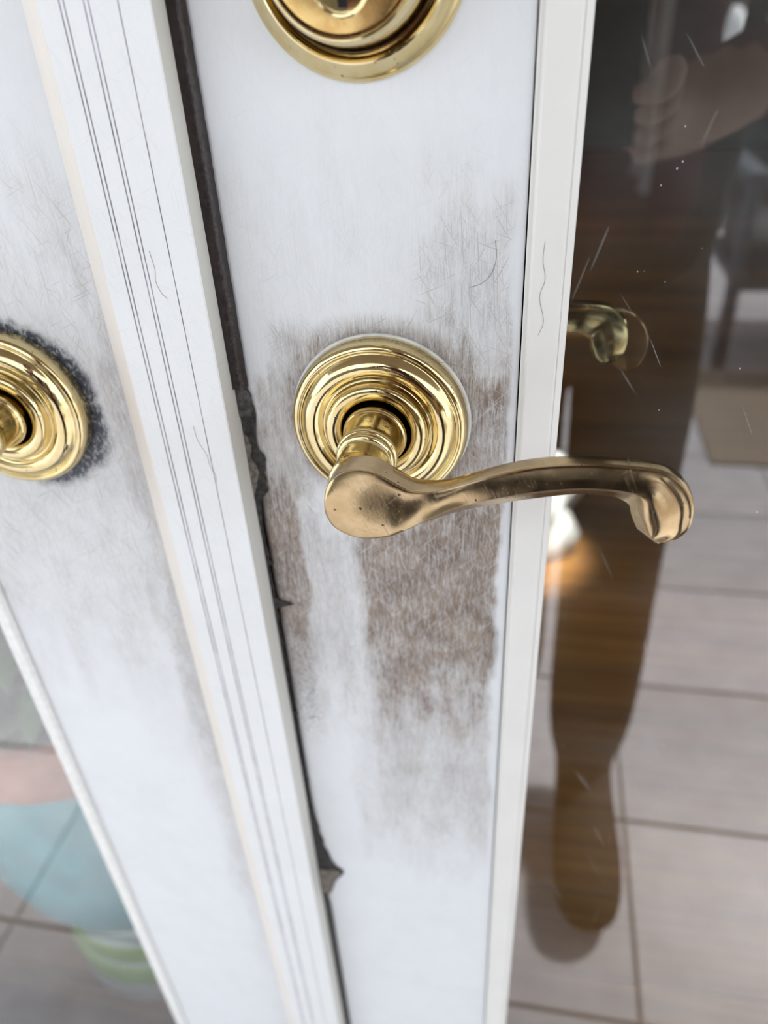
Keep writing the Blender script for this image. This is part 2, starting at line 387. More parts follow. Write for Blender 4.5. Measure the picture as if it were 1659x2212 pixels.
# ------------------------------------------------------------------ grime maps (x, z in millimetres from the lever axis)
def vnoise(x, z, s, seed):
    r = np.random.default_rng(seed); T = r.random((64, 64))
    a, b = x/s, z/s; ia, ib = np.floor(a).astype(int), np.floor(b).astype(int); fa, fb = a-ia, b-ib
    fa = fa*fa*(3-2*fa); fb = fb*fb*(3-2*fb)
    g = lambda i, j: T[i % 64, j % 64]
    return (g(ia, ib)*(1-fa)+g(ia+1, ib)*fa)*(1-fb)+(g(ia, ib+1)*(1-fa)+g(ia+1, ib+1)*fa)*fb
def fb(x, z, s, seed):
    return (vnoise(x, z, s, seed)+.5*vnoise(x+7, z, s/2.3, seed+20)+.3*vnoise(x, z+5, s/5.1, seed+40)+.2*vnoise(x, z, s/9, seed+60))/2.0
def grime_right(x, z):
    wx = x+(fb(x, z*.35, 10, 1)-.5)*13; wz = z+(fb(x*2.2, z*.6, 14, 2)-.5)*62
    r = np.hypot(x, z); g = np.zeros_like(x)
    main = ss(-23, -5, wx)*ss(51, 44, wx)*ss(-22, -52, wz)
    down = 0.92-0.26*ss(-95, -140, wz)-0.32*ss(-135, -185, wz)-0.28*ss(-190, -330, wz)
    g = np.maximum(g, main*down*ss(-345, -250, wz))
    g = np.maximum(g, 0.15*ss(-30, -20, wx)*ss(51, 45, wx)*ss(-330, -260, wz)*ss(-60, -120, wz))
    edge = ss(-36, -43, wx)*(0.72*ss(-5, -35, wz)*ss(-125, -95, wz)+0.42*ss(-90, -110, wz)*ss(-190, -140, wz))
    g = np.maximum(g, edge)
    g = np.maximum(g, 0.30*ss(-10, -24, wx)*ss(-40, -70, wz)*ss(-210, -120, wz))
    g = np.maximum(g, 0.55*ss(48, 36, r)*ss(50, 30, z))
    g = np.maximum(g, 0.60*ss(8, 26, wx)*ss(50, 46, wx)*ss(42, 16, wz)*ss(-60, -40, wz))
    g = np.maximum(g, 0.46*ss(-24, -34, wx)*ss(30, -5, wz)*ss(-60, -40, wz))
    g = np.maximum(g, 0.24*ss(0, 22, wx)*ss(98, 48, wz)*ss(10, 30, wz)*ss(50, 46, wx))
    g = np.maximum(g, 0.40*np.exp(-((x+31)**2+(z-28)**2)/110))
    g = np.maximum(g, 0.08*ss(130, 60, wz)*ss(-120, -20, wz))
    g = np.maximum(g, 0.03)
    g *= 0.6+0.8*fb(x, z*.5, 8, 5)
    white = ss(46.5, 48.8, x)
    return np.clip(1.3*g*(1-0.75*white), 0, 1)
def grime_left(x, z):
    wx = x+(fb(x, z*.35, 12, 3)-.5)*22; wz = z+(fb(x*2, z*.5, 16, 4)-.5)*70
    g = 0.23*ss(120, 40, wz)*ss(-210, -90, wz)
    g = np.maximum(g, 0.42*ss(-122, -108, wx)*ss(120, 30, wz)*ss(-330, -150, wz))
    g = np.maximum(g, 0.22*ss(-124, -108, wx)*ss(-520, -300, wz)*ss(-150, -200, wz))
    g = np.maximum(g, 0.04)
    return np.clip(g*(0.5+1.0*fb(x, z*.5, 9, 6)), 0, 1)
def smear_left(x, z):
    dx, dz = x+154.2, z; r = np.hypot(dx, dz); a = np.arctan2(dz, dx)
    wid = 5.2+3.2*np.exp(-((a-0.55)/0.5)**2)+8.0*np.exp(-((a+0.50)/0.36)**2)+4.5*np.exp(-((a+1.2)/0.3)**2)
    rr = r+(vnoise(x, z, 3, 8)-.5)*3.0
    return np.clip(1.15*ss(33.5+wid, 33.9, rr), 0, 1)
def smear_right(x, z):
    r = np.hypot(x, z)
    return 0.25*ss(36.3, 34.2, r+(vnoise(x, z, 3, 9)-.5)*1.5)

def stile(name, prof, zs, mat, parent, grime=None, smear=None):
    n = len(prof); zs = np.array(zs); m = len(zs)
    px = np.array(prof)
    V = np.zeros((m, n, 3)); V[:, :, 0] = px[None, :, 0]; V[:, :, 1] = px[None, :, 1]; V[:, :, 2] = zs[:, None]
    idx = np.arange(m*n).reshape(m, n)
    f = np.stack([idx[:-1], np.roll(idx[:-1], -1, 1), np.roll(idx[1:], -1, 1), idx[1:]], -1).reshape(-1, 4).tolist()
    f += [list(range(n-1, -1, -1)), list(range((m-1)*n, m*n))]
    x, z = V[..., 0].ravel()*1000, V[..., 2].ravel()*1000
    return mesh(name, V.reshape(-1, 3), f, mat, parent, 40, attrs=dict(crackle=ss(-38, -43, x)*ss(-62, -60, x)*ss(-100, -118, z)*ss(-205, -170, z)+0.35*ss(-112, -106, x)*ss(-98, -101, x)*ss(-60, -120, z)*ss(-300, -200, z), grime=grime(x, z) if grime else x*0, smear=smear(x, z) if smear else x*0))
zfine = np.concatenate([[ZB], np.arange(-0.95, -0.64, 0.03), np.arange(-0.64, 0.24, 0.0014), np.arange(0.25, ZT, 0.05), [ZT]])

def front_profile(xa, xb, ra, rb, step=0.0014):
    """outline counter-clockwise from above: front edge from xa to xb (y=0), back at DT"""
    p = []
    for t in np.linspace(math.pi, 1.5*math.pi, 7): p.append((xa+ra+ra*math.cos(t), ra+ra*math.sin(t)))
    for x in np.arange(xa+ra+step, xb-rb, step): p.append((x, 0.0))
    for t in np.linspace(1.5*math.pi, 2*math.pi, 5): p.append((xb-rb+rb*math.cos(t), rb+rb*math.sin(t)))
    p += [(xb, DT), (xa, DT)]
    return p

# ------------------------------------------------------------------ door_2: the right leaf
d2 = thing('door_2', (0.39, 0.015, ZB), kind='structure')
stile('stile', front_profile(-0.0553, 0.0506, 0.0045, 0.0006), zfine, 'stile', d2, grime_right, smear_right)
def bead_profile(x0, s):
    """from the stile side (x0) towards the glass; s=+1 to the right"""
    p = [(0.0, 0.004), (0.0, -0.0016), (0.0003, -0.0020), (0.0014, -0.0020), (0.0019, -0.0031), (0.0024, -0.0034), (0.0116, -0.0034), (0.0121, -0.0030), (0.0124, -0.0020),
         (0.0127, -0.0021), (0.0146, -0.0012), (0.0149, -0.0006), (0.0149, 0.0096), (0.0, 0.0096)]
    q = [(x0+s*a, y) for a, y in p]
    return q if s > 0 else q[::-1]
XG = 0.0664
box('glazing_gap', 0.0500, 0.0520, 0.0030, 0.012, ZB+0.12, ZT-0.12, 'black', d2)
prism('glazing_bead', bead_profile(0.0511, 1), ZB+0.12, ZT-0.12, 'bead', d2, 30)
prism('glazing_bead', bead_profile(0.7285, -1), ZB+0.12, ZT-0.12, 'bead', d2, 30)
box('glazing_bead', 0.0664, 0.7136, -0.003, 0.0096, ZB+0.12, ZB+0.135, 'bead', d2)
box('glazing_bead', 0.0664, 0.7136, -0.003, 0.0096, ZT-0.135, ZT-0.12, 'bead', d2)
box('glazing_bead', 0.0515, 0.0664, 0.0165, DT+0.003, ZB+0.12, ZT-0.12, 'bead', d2)
box('glass_pane', 0.054, 0.726, 0.0115, 0.0140, ZB+0.122, ZT-0.122, 'glass', d2)
box('hinge_stile', 0.729, 0.832, 0, DT, ZB, ZT, 'strip', d2)
box('bottom_rail', 0.0506, 0.729, 0, DT, ZB, ZB+0.119, 'strip', d2)
box('top_rail', 0.0506, 0.729, 0, DT, ZT-0.119, ZT, 'strip', d2)

# ------------------------------------------------------------------ door_1: the left leaf with its astragal
d1 = thing('door_1', (-0.48, 0.015, ZB), kind='structure')
stile('stile', front_profile(-0.1990, -0.0590, 0.0006, 0.001), zfine, 'stile', d1, grime_left, smear_left)
def sx(xa): return (xa-0.0535)/1.0594+0.0535
box('glazing_gap', -0.2002, -0.1988, 0.003, 0.012, ZB+0.12, ZT-0.12, 'black', d1)
prism('glazing_bead', [( -0.1993+(-a)*0.62, y) for a, y in ((0.0149, 0.0096), (0.0149, -0.0006), (0.0146, -0.0012), (0.0127, -0.0021), (0.0116, -0.0030), (0.0024, -0.0030), (0.0010, -0.0020), (0, -0.0012), (0, 0.0096))], ZB+0.12, ZT-0.12, 'bead_edge', d1, 30)
prism('glazing_bead', bead_profile(-0.876, 1), ZB+0.12, ZT-0.12, 'bead', d1, 30)
box('glazing_bead', -0.8611, -0.2085, -0.003, 0.0096, ZB+0.12, ZB+0.135, 'bead', d1)
box('glazing_bead', -0.8611, -0.2085, -0.003, 0.0096, ZT-0.135, ZT-0.12, 'bead', d1)
box('glass_pane', -0.8735, -0.2015, 0.0115, 0.0140, ZB+0.122, ZT-0.122, 'glass', d1)
box('hinge_stile', -0.902, -0.8765, 0, DT, ZB, ZT, 'strip', d1)
box('bottom_rail', -0.8765, -0.2, 0, DT, ZB, ZB+0.119, 'strip', d1)
box('top_rail', -0.8765, -0.2, 0, DT, ZT-0.119, ZT, 'strip', d1)
AP = 0.0144
grv = [(-0.0838, .55), (-0.0824, .55), (-0.0762, .55), (-0.0748, .5), (-0.0658, .4)]
prof = [(-0.0909, -AP)]; mi = []
for gx, gw in grv:
    gw = gw/1000; prof += [(gx-gw/2, -AP), (gx-gw/4, -AP+0.00035), (gx+gw/4, -AP+0.00035), (gx+gw/2, -AP)]
prof += [(-0.0566, -AP), (-0.0561, -AP+0.0004), (-0.0560, -0.0012), (-0.0590, -0.0002), (-0.1000, -0.0002)]
mi = []
for i in range(len(prof)):
    a, bq = prof[i], prof[(i+1) % len(prof)]
    if a[1] > -AP and a[1] < -0.013 and bq[1] < -0.013 and a[0] < -0.06 or (bq[1] > -AP and bq[1] < -0.013 and a[0] < -0.06 and bq[0] < -0.06): mi.append(1)
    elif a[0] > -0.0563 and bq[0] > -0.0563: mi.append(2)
    else: mi.append(0)
prism('astragal', prof, ZB, ZT, ['strip', 'groove', 'side'], d1, 20, mi)
prism('edge_strip', [(-0.1042, -0.0002), (-0.1036, -0.0012), (-0.0915, -AP+0.0002), (-0.0909, -AP+0.0001), (-0.0910, -0.0002)], ZB, ZT, 'cream', d1, 25)

# weatherstrip: a dark vinyl lip between astragal and right leaf, torn off around lever height
def lip(name, zz, xr, mat, yb=-0.0012, yf=-0.0045, bulge=True):
    v = []; f = []; n = 6
    for z, x in zip(zz, xr):
        for t in np.linspace(0, 1, n):
            v.append((-0.0572+(x+0.0572)*t, yf*math.sqrt(max(0, 1-t*t))+yb*t if bulge else yf+(yb-yf)*t, z))
    m = len(zz)
    for i in range(m-1):
        for j in range(n-1): f.append((i*n+j, i*n+j+1, (i+1)*n+j+1, (i+1)*n+j))
    k = len(v)
    for z, x in zip(zz, xr): v += [(-0.0572, 0.0006, z), (x-0.0004, -0.0002, z)]
    for i in range(m-1):
        f += [(k+2*i, k+2*i+2, k+2*i+3, k+2*i+1), (i*n+n-1, k+2*i+1, k+2*i+3, (i+1)*n+n-1), (i*n, (i+1)*n, k+2*i+2, k+2*i)]
    return mesh(name, v, f, mat, d1, 50)
zz = np.concatenate([np.arange(0.0125, 0.2, 0.002), [0.3, ZT]])
lip('weatherstrip', zz, -0.0509+(rng.random(len(zz))-.5)*0.00025, 'vinyl')
tz = np.array([0.0135, 0.0115, 0.0085, 0.0062, 0.0040, 0.0005, -0.0035, -0.0062, -0.0100, -0.0136, -0.0160, -0.0182, -0.0200, -0.0215, -0.0240, -0.0265, -0.0300, -0.0320, -0.0345, -0.0362, -0.0395, -0.046, -0.060])[::-1]
tx = np.array([-.0512, -.0515, -.0503, -.0507, -.0499, -.0497, -.0502, -.0507, -.0511, -.0512, -.0505, -.0488, -.0484, -.0490, -.0492, -.0500, -.0496, -.0500, -.0493, -.0503, -.0533, -.0540, -.0556])[::-1]
lip('torn_foam_gap_shade', tz, tx, 'foam', -0.0009, -0.0022, False)
lip('torn_foam_gap_shade', np.array([-.038, -.034, -.028, -.023, -.019, -.0135, -.009, -.006]), np.array([-.0548, -.0528, -.0520, -.0515, -.0525, -.0530, -.0534, -.0550]), 'foam_pale', -0.0012, -0.0026, False)
lip('torn_foam_gap_shade', np.array([.0000, .003, .006, .009, .0115]), np.array([-.0515, -.0505, -.0502, -.0507, -.0525]), simple('foam_ash', (0.07, 0.065, 0.062), 0.8, 0.5, 400, bump=0.8), -0.0014, -0.0032, False)
zz = np.concatenate([[ZB], np.arange(-0.9, -0.352, 0.01), [-0.350, -0.346]])
lip('weatherstrip', zz, np.concatenate([np.full(len(zz)-3, -0.0517), [-0.0518, -0.0525, -0.0545]]), simple('vinyl_grey', (0.045, 0.042, 0.04), 0.6, 0.3, 200), -0.0006, -0.0016)  # lower run in a paler grey than the upper vinyl
cz = np.array([-.347, -.342, -.336, -.330, -.325, -.3205, -.317, -.314, -.311, -.305, -.296, -.290, -.284, -.277, -.270, -.262, -.25])
cx = np.array([-.0545, -.0515, -.0490, -.0470, -.0450, -.0420, -.0400, -.0404, -.0440, -.0465, -.0480, -.0500, -.0497, -.0515, -.0513, -.0530, -.0552])
lip('torn_foam_gap_shade', cz, cx, 'foam', -0.0010, -0.0022, False)
lip('torn_foam_gap_shade', np.array([-.341, -.334, -.327, -.321, -.317, -.3135]), np.array([-.0500, -.0480, -.0462, -.0440, -.0418, -.0430]), 'foam_pale', -0.0016, -0.0030, False)
for za, wa in ((-0.0975, 0.0094), (-0.173, 0.0022), (-0.1215, 0.0014), (-0.0735, 0.0030), (-0.228, 0.0016)):
    hgt = 0.0022+wa*0.15
    lip('torn_foam_gap_shade', np.array([za-hgt, za-hgt*.4, za, za+hgt*.5, za+hgt]), np.array([-.0556, -.0552+wa*.55, -.0552+wa, -.0552+wa*.4, -.0556]), 'foam', -0.0007, -0.0014, False)
# thin dark strip standing in for the gap's shade below the tear
zz = np.arange(-0.265, -0.038, 0.003)
lip('torn_foam_gap_shade', zz, -0.0550+rng.random(len(zz))**3*0.0011, 'foam', -0.0004, -0.0008, False)

# ------------------------------------------------------------------ brass lever handle
ROS = [(33.5, 0.8), (33.5, 4.0), (33.2, 6.0), (32.4, 7.5), (31.3, 8.2), (30.4, 8.1), (29.9, 7.5), (29.3, 7.7), (28.2, 9.0), (26.8, 10.2), (25.2, 10.8), (23.6, 10.7), (22.2, 9.9), (21.2, 9.0), (20.4, 8.7), (19.8, 9.1), (19.4, 10.2), (19.0, 11.6), (18.2, 12.6), (17.0, 13.0), (15.6, 12.9), (14.3, 12.3), (13.2, 11.3), (12.6, 9.4), (12.5, 6.0), (12.5, 2.0), (10, 2.0)]
NECK = [(11.7, 2.0), (11.8, 12.5), (11.9, 13.6), (11.6, 14.8), (11.1, 15.4), (10.9, 16.2), (10.4, 20.0), (10.2, 24.0), (10.3, 26.2), (10.8, 27.0), (11.0, 28.0), (10.8, 29.2), (10.2, 29.8), (10.3, 30.6), (10.2, 32.0), (9.6, 32.6), (9.1, 33.2), (8.9, 37.0), (8.9, 41.0), (9.2, 44.0), (9.3, 47.0), (4, 48.5)]
def smooth_prof(p, n):
    return [tuple(q) for q in spline([np.array(a)/1000 for a in p], n)]
O_ = [(0, -8.7, -2.2), (.03, -7.9, 3.1), (.06, -6.0, 6.8), (.09, -2.8, 9.8), (.12, 1.7, 11.4), (.15, 5.8, 11.4), (.175, 9.1, 10.5), (.2, 12.3, 8.8), (.235, 16.3, 6.4), (.27, 20.5, 4.8), (.33, 27.6, 5.4), (.4, 36.2, 8.5), (.48, 45.6, 12.3), (.55, 54.8, 15.2), (.62, 63.7, 16.8), (.70, 74.9, 17.6), (.77, 85.8, 17.4), (.81, 92.4, 16.8), (.845, 97.0, 15.2), (.88, 101.5, 11.3), (.91, 104.2, 6.0), (.94, 104.8, .4), (.965, 104.0, -4.6), (.985, 101.3, -8.3), (1.0, 97.2, -10.2)]
I_ = [(0, -8.7, -2.2), (.05, -8.6, -7.0), (.09, -6.3, -12.0), (.12, -1.4, -15.2), (.16, 4.6, -16.1), (.205, 12.5, -14.4), (.26, 19.3, -11.6), (.33, 28, -7.8), (.4, 35.9, -4.3), (.52, 50.6, -.1), (.615, 62.6, 2.7), (.69, 71.8, 4.2), (.77, 81.2, 4.0), (.82, 86.3, 1.6), (.86, 87.6, -1.9), (.91, 88.9, -5.0), (.95, 90.6, -8.0), (.98, 93.3, -10.0), (1.0, 97.0, -10.3)]
def edge_curve(tab):
    a = np.array(tab); q = spline(a, 12); order = np.argsort(q[:, 0]); q = q[order]
    return lambda s: np.array([np.interp(s, q[:, 0], q[:, 1]), np.interp(s, q[:, 0], q[:, 2])])
def lever_mesh():
    fo, fi = edge_curve(O_), edge_curve(I_)
    V = []; F = []; K = None
    S = np.concatenate([np.linspace(0, 0.03, 7)[:-1], np.linspace(0.03, 0.97, 110), np.linspace(0.97, 1, 8)[1:]])
    for s in S:
        o, i = fo(s), fi(s)
        yb = -46.0-4.2*ss(.17, .42, s)-1.0*ss(.75, .85, s)
        yf = -57.0+1.6*ss(.95, 1.0, s)
        tl = 0.93-0.31*ss(.20, .38, s)+0.16*ss(.80, .9, s)
        yi = -54.2+2.2*ss(.05, .3, s)
        dome = -1.3*(1-ss(.10, .24, s))*ss(0, .05, s)+0.8*ss(.2, .3, s)*(1-ss(.34, .5, s))+0.35*ss(.4, .5, s)
        ring = [(0.10, yb), (0.03, yb-0.5), (0.0, yb-1.4), (0.0, (yb+yf)/2), (0.0, yf+1.2), (0.004, yf+0.6), (0.018, yf+0.18), (0.05, yf)]
        for t in np.linspace(0, 1, 17)[1:-1]:
            sp = ss(.78, .86, s)*(1-ss(.93, .995, s))
            band = 0.55*math.sin(math.pi*t/0.45)**2 if t < 0.45 else -0.7*math.sin(math.pi*(t-0.45)/0.55)
            ring.append((0.05+(tl-0.05)*t, yf+dome*math.sin(math.pi*t)+sp*band))
        ring += [(tl-0.005, yf+0.02), (tl+0.02, yf+0.25)]
        ring += [(tl+(1-tl)*0.5, (yf+yi)/2-0.1), (1-0.02*(1-tl), yi-0.3), (1.0, yi+0.6), (1.0, (yi+yb)/2), (0.985, yb-1.2), (0.95, yb-0.3), (0.88, yb), (0.5, yb)]
        K = len(ring)
        for t, y in ring:
            p = o+(i-o)*t; V.append((p[0]/1000, y/1000, p[1]/1000))
    m = len(S)
    for a in range(m-1):
        for k in range(K): F.append((a*K+k, a*K+(k+1) % K, (a+1)*K+(k+1) % K, (a+1)*K+k))
    F += [tuple(range(K-1, -1, -1)), tuple(range((m-1)*K, m*K))]
    return V, F
def lever_set(name, cx, sxm, label, group):
    t = thing(name, (cx, 0, 0), label, 'door handle', group)
    v, f = lathe_y([(a/1000, bq/1000) for a, bq in ((34.25, 0.0), (34.25, 0.7), (34.0, 0.9), (33.0, 0.9))], cx, 0)
    mesh('gasket', v, f, 'gasket', t, True)
    v, f = lathe_y(smooth_prof(ROS, 4), cx, 0, 128); mesh('rosette', v, f, 'brass', t, True)
    v, f = lathe_y(smooth_prof(NECK, 4), cx, 0, 96); mesh('neck', v, f, 'brass', t, True)
    v, f = lathe_y([(0.0131, 0.0035), (0.0105, 0.0035)], cx, 0, 64); mesh('spindle_hole', v, f, 'black', t, True)
    v, f = lever_mesh(); mesh('lever', [(cx+a, bq, c) for a, bq, c in v], f, 'worn', t, 32)
    return t
h1 = lever_set('lever_handle', 0.0, 1, 'worn brass scroll lever with round rosette above the dark grime', 'brass lever handles')
def copy_thing(src, name, loc, scale, label, group, swap=None):
    e = bpy.data.objects.new(name, None); COL.objects.link(e); e.location = loc; e.scale = scale; e.empty_display_size = 0.05
    tag(e, label, src['category'], group)
    for c in src.children:
        if c.name.startswith('gasket'): continue
        d = c.copy(); COL.objects.link(d); d.parent = e
        if swap: d.data = c.data.copy(); d.data.materials[0] = M[swap] if c.data.materials[0].name.startswith(('worn', 'polished')) else c.data.materials[0]
    return e
copy_thing(h1, 'lever_handle', (-0.15425, 0, H), (-1, 1, 1), 'polished brass handle cut off by the left edge of the photo', 'brass lever handles', 'brass')
copy_thing(h1, 'lever_handle', (-0.002, DT, H), (0.945, -0.93, 1), 'inner brass lever seen through the glass above the outer lever', 'brass lever handles', 'brass')

# ------------------------------------------------------------------ deadbolt
zd = 0.1455
db = thing('deadbolt_lock', (0, 0, zd), 'round brass deadbolt with keyhole at the top of the photo', 'lock')
v, f = lathe_y([(a/1000, bq/1000) for a, bq in ((32.8, 0), (32.8, 1.0), (32.4, 1.7), (31.6, 2.3), (28.2, 6.2), (27.8, 6.9), (27.3, 7.1), (26.8, 6.8), (26.4, 5.6), (25.8, 4.4), (25.2, 4.2), (22, 4.2))], 0, zd, 128)
mesh('flange', v, f, 'brass', db, 28)
v, f = lathe_y([(a/1000, bq/1000) for a, bq in ((25.1, 3.5), (25.0, 5.5), (24.3, 9.5), (22.4, 17.5), (21.9, 19.0), (21.4, 19.8), (20.9, 20.0), (20.5, 19.7), (20.3, 18.8), (20.3, 17.5), (18, 17.5))], 0, zd, 128)
mesh('guard_ring', v, f, 'brass', db, 28)
v, f = lathe_y([(a/1000, bq/1000) for a, bq in ((19.9, 16), (19.9, 19.2), (19.5, 19.9), (18.8, 20.2), (10, 20.2), (0.01, 20.2))], 0, zd, 96)
cyl = mesh('cylinder_face', v, f, 'collar', db, 28)
zp = zd-0.0082
v, f = lathe_y([(a/1000, bq/1000) for a, bq in ((7.9, 20.0), (7.9, 20.9), (7.5, 21.2), (7.0, 21.0), (6.7, 20.5), (6.0, 20.6), (0.01, 20.6))], 0, zp, 64)
plug = mesh('key_plug', v, f, 'brass', db, 28)
kp = [(-1.1, 5.4), (1.0, 5.4), (1.0, 2.4), (1.5, 1.6), (1.5, -0.6), (0.6, -1.4), (0.6, -3.0), (1.5, -3.6), (1.5, -5.4), (-1.0, -5.4), (-1.0, -2.4), (-0.3, -1.6), (-0.3, 0.8), (-1.1, 1.6)]
kv = [(a/1000, -0.02068, zp+c/1000) for a, c in kp]+[(a/1000, -0.0203, zp+c/1000) for a, c in kp]
nk = len(kp); kf = [tuple(range(nk)), tuple(range(2*nk-1, nk-1, -1))]+[(i, i+nk, (i+1) % nk+nk, (i+1) % nk) for i in range(nk)]
mesh('keyhole', kv, kf, 'black', plug)

# ------------------------------------------------------------------ loose hairs stuck to the paint
hm = simple('hair_strand', (0.16, 0.12, 0.09), 0.6)
def hair(pts, label, y):
    v, f = tube(spline([(a/1000, y, c/1000) for a, c in pts], 8), 0.00005, 5)
    tag(mesh('hair_strand', v, f, hm), label, 'hair', 'loose hairs stuck to the door')
hair([(16, 26.2), (21, 27.4), (27, 27.0), (33, 25.0)], 'dark curved hair over the upper right rim of the rosette', -0.0085)
hair([(41.0, 66.5), (41.5, 61), (40.2, 56), (37, 52.5), (33.0, 51.0)], 'thin curved hair on the white stile beside the glazing bead', -0.00012)
hair([(53.8+3, 67), (53.5+3, 61), (54.6+3, 55), (53.2+3, 49), (55.0+3, 41), (53.6+3, 36)], 'wavy thin hair on the glazing bead above the lever', -0.0035)
hair([(sx(-.0775)*1000, 1.5), (sx(-.0768)*1000, -5), (sx(-.0742)*1000, -11), (sx(-.0738)*1000, -16), (sx(-.0722)*1000, -20), (sx(-.0722)*1000, -24)], 'wavy hair between the grooves of the raised door strip', -AP-0.0001)
hair([(sx(-.0802)*1000, 67), (sx(-.0795)*1000, 61), (sx(-.0802)*1000, 57), (sx(-.0790)*1000, 53), (sx(-.0770)*1000, 51)], 'short hair high on the grooved door strip', -AP-0.0001)

# ------------------------------------------------------------------ inside: planter, bag, table, added spots
PX, PY = -0.425, 0.300
pot = thing('planter', (PX, PY, -0.82), 'teal glazed planter with terracotta rim behind the left pane', 'planter')
teal = simple('teal_glaze', (0.06, 0.37, 0.43), 0.22, 0.1, 22); terra = simple('terracotta_rim', (0.58, 0.24, 0.155), 0.6, 0.15, 20)
v, f = lathe_z([(0.0212, -0.815), (0.1219, -0.815), (0.1357, -0.812), (0.1484, -0.795), (0.1675, -0.745), (0.1760, -0.69), (0.1770, -0.62), (0.1717, -0.55), (0.1696, -0.492)], PX, PY, 64)
v = v+[(PX, PY, -0.815)]; mesh('bowl', v, f+[(i, len(v)-1, (i+1) % 64) for i in range(64)], teal, pot, 40)
v, f = lathe_z([(0.1675, -0.502), (0.1760, -0.500), (0.1823, -0.492), (0.1844, -0.470), (0.1844, -0.440), (0.1813, -0.428), (0.1738, -0.424), (0.1654, -0.428), (0.1611, -0.445), (0.1611, -0.470)], PX, PY, 64)
mesh('rim', v, f, terra, pot, 40)
v, f = lathe_z([(0.1643, -0.465), (0.1060, -0.452), (0.0106, -0.445)], PX, PY, 48); mesh('soil', v, f, simple('potting_soil', (0.05, 0.035, 0.025), 0.95, 0.4, 80, bump=0.8), pot, True)
leafm = [simple('leaf_green', (0.12, 0.27, 0.10), 0.5, 0.25, 30), simple('leaf_pale', (0.40, 0.48, 0.22), 0.5, 0.25, 30)]
flm = simple('red_petals', (0.55, 0.05, 0.07), 0.5, 0.2, 60)
stm = simple('plant_stem', (0.22, 0.24, 0.12), 0.6)
lr = random.Random(3)
def leaf_mesh(name, base, az, el, ln, wd, mat, parent):
    V = []; F = []
    d = Vector((math.cos(az)*math.cos(el), math.sin(az)*math.cos(el), math.sin(el))); sd_ = Vector((-math.sin(az), math.cos(az), 0)); up = d.cross(sd_)*-1
    for i in range(7):
        t = i/6; wv = wd*math.sin(math.pi*min(1, 0.06+t*0.94))**0.8; c = Vector(base)+d*ln*t+Vector((0, 0, -1))*ln*0.35*t*t
        V += [c-sd_*wv-up*wv*0.2, c+up*wd*0.12, c+sd_*wv-up*wv*0.2]
    for i in range(6):
        a = i*3; F += [(a, a+1, a+4, a+3), (a+1, a+2, a+5, a+4)]
    o = mesh(name, [tuple(q) for q in V], F, mat, parent, True)
    s = o.modifiers.new('thick', 'SOLIDIFY'); s.thickness = 0.0012
    return o
for i in range(130):
    a = lr.uniform(0, 2*math.pi) if i < 80 else lr.uniform(-2.2, -0.5); r = lr.uniform(0.0, 0.10) if i < 80 else lr.uniform(0.06, 0.125)
    b0 = (PX+r*math.cos(a), PY+r*math.sin(a), -0.45+lr.uniform(0, 0.16))
    leaf_mesh('leaf', b0, a+lr.uniform(-.6, .6), lr.uniform(0.2, 1.1), lr.uniform(0.07, 0.12), lr.uniform(0.015, 0.027), leafm[i % 3 == 0], pot) if r*1+0.13 < 0.26 else None
for i in range(7):
    a = -2.6+i*0.5; r = 0.12; p0 = Vector((PX+0.04*math.cos(a), PY+0.04*math.sin(a), -0.45)); p1 = Vector((PX+r*math.cos(a), PY+r*math.sin(a), -0.33+0.03*(i % 3)))
    v, f = tube([p0, (p0+p1)/2+Vector((0, 0, .01)), p1], 0.0025, 6); st = mesh('flower_stem', v, f, stm, pot, True)
    vs = []; fs = []
    for k in range(6):
        aa = k*math.pi/3
        c = p1+Vector((0.020*math.cos(aa), 0.020*math.sin(aa), 0.005)); n0 = len(vs)
        vs += [tuple(p1), tuple(c+Vector((-0.009*math.sin(aa), 0.009*math.cos(aa), 0.006))), tuple(p1+(c-p1)*1.7), tuple(c-Vector((-0.009*math.sin(aa), 0.009*math.cos(aa), -0.006)))]
        fs.append((n0, n0+1, n0+2, n0+3))
    mesh('blossom', vs, fs, flm, st)
# stand under the planter
std = thing('plant_stand', (PX, PY, -H), 'white plastic stand with green bands under the teal planter', 'stand')
wp = simple('white_plastic', (0.82, 0.83, 0.83), 0.35, 0.03, 20); gp = simple('green_plastic', (0.36, 0.52, 0.12), 0.4, 0.06, 20)
v, f = lathe_z([(0.01, -H), (0.135, -H), (0.137, -0.995), (0.128, -0.83), (0.125, -0.822), (0.01, -0.822)], PX, PY, 48); mesh('body', v, f, wp, std, 35)
for za, zb in ((-0.900, -0.868), (-0.952, -0.915)):
    ra = 0.128+(-0.83-za)*0.054; rb = 0.128+(-0.83-zb)*0.054
    v, f = lathe_z([(ra, za), (ra+0.0035, za+0.002), (rb+0.0035, zb-0.002), (rb, zb)], PX, PY, 48); mesh('band', v, f, gp, std, 30)
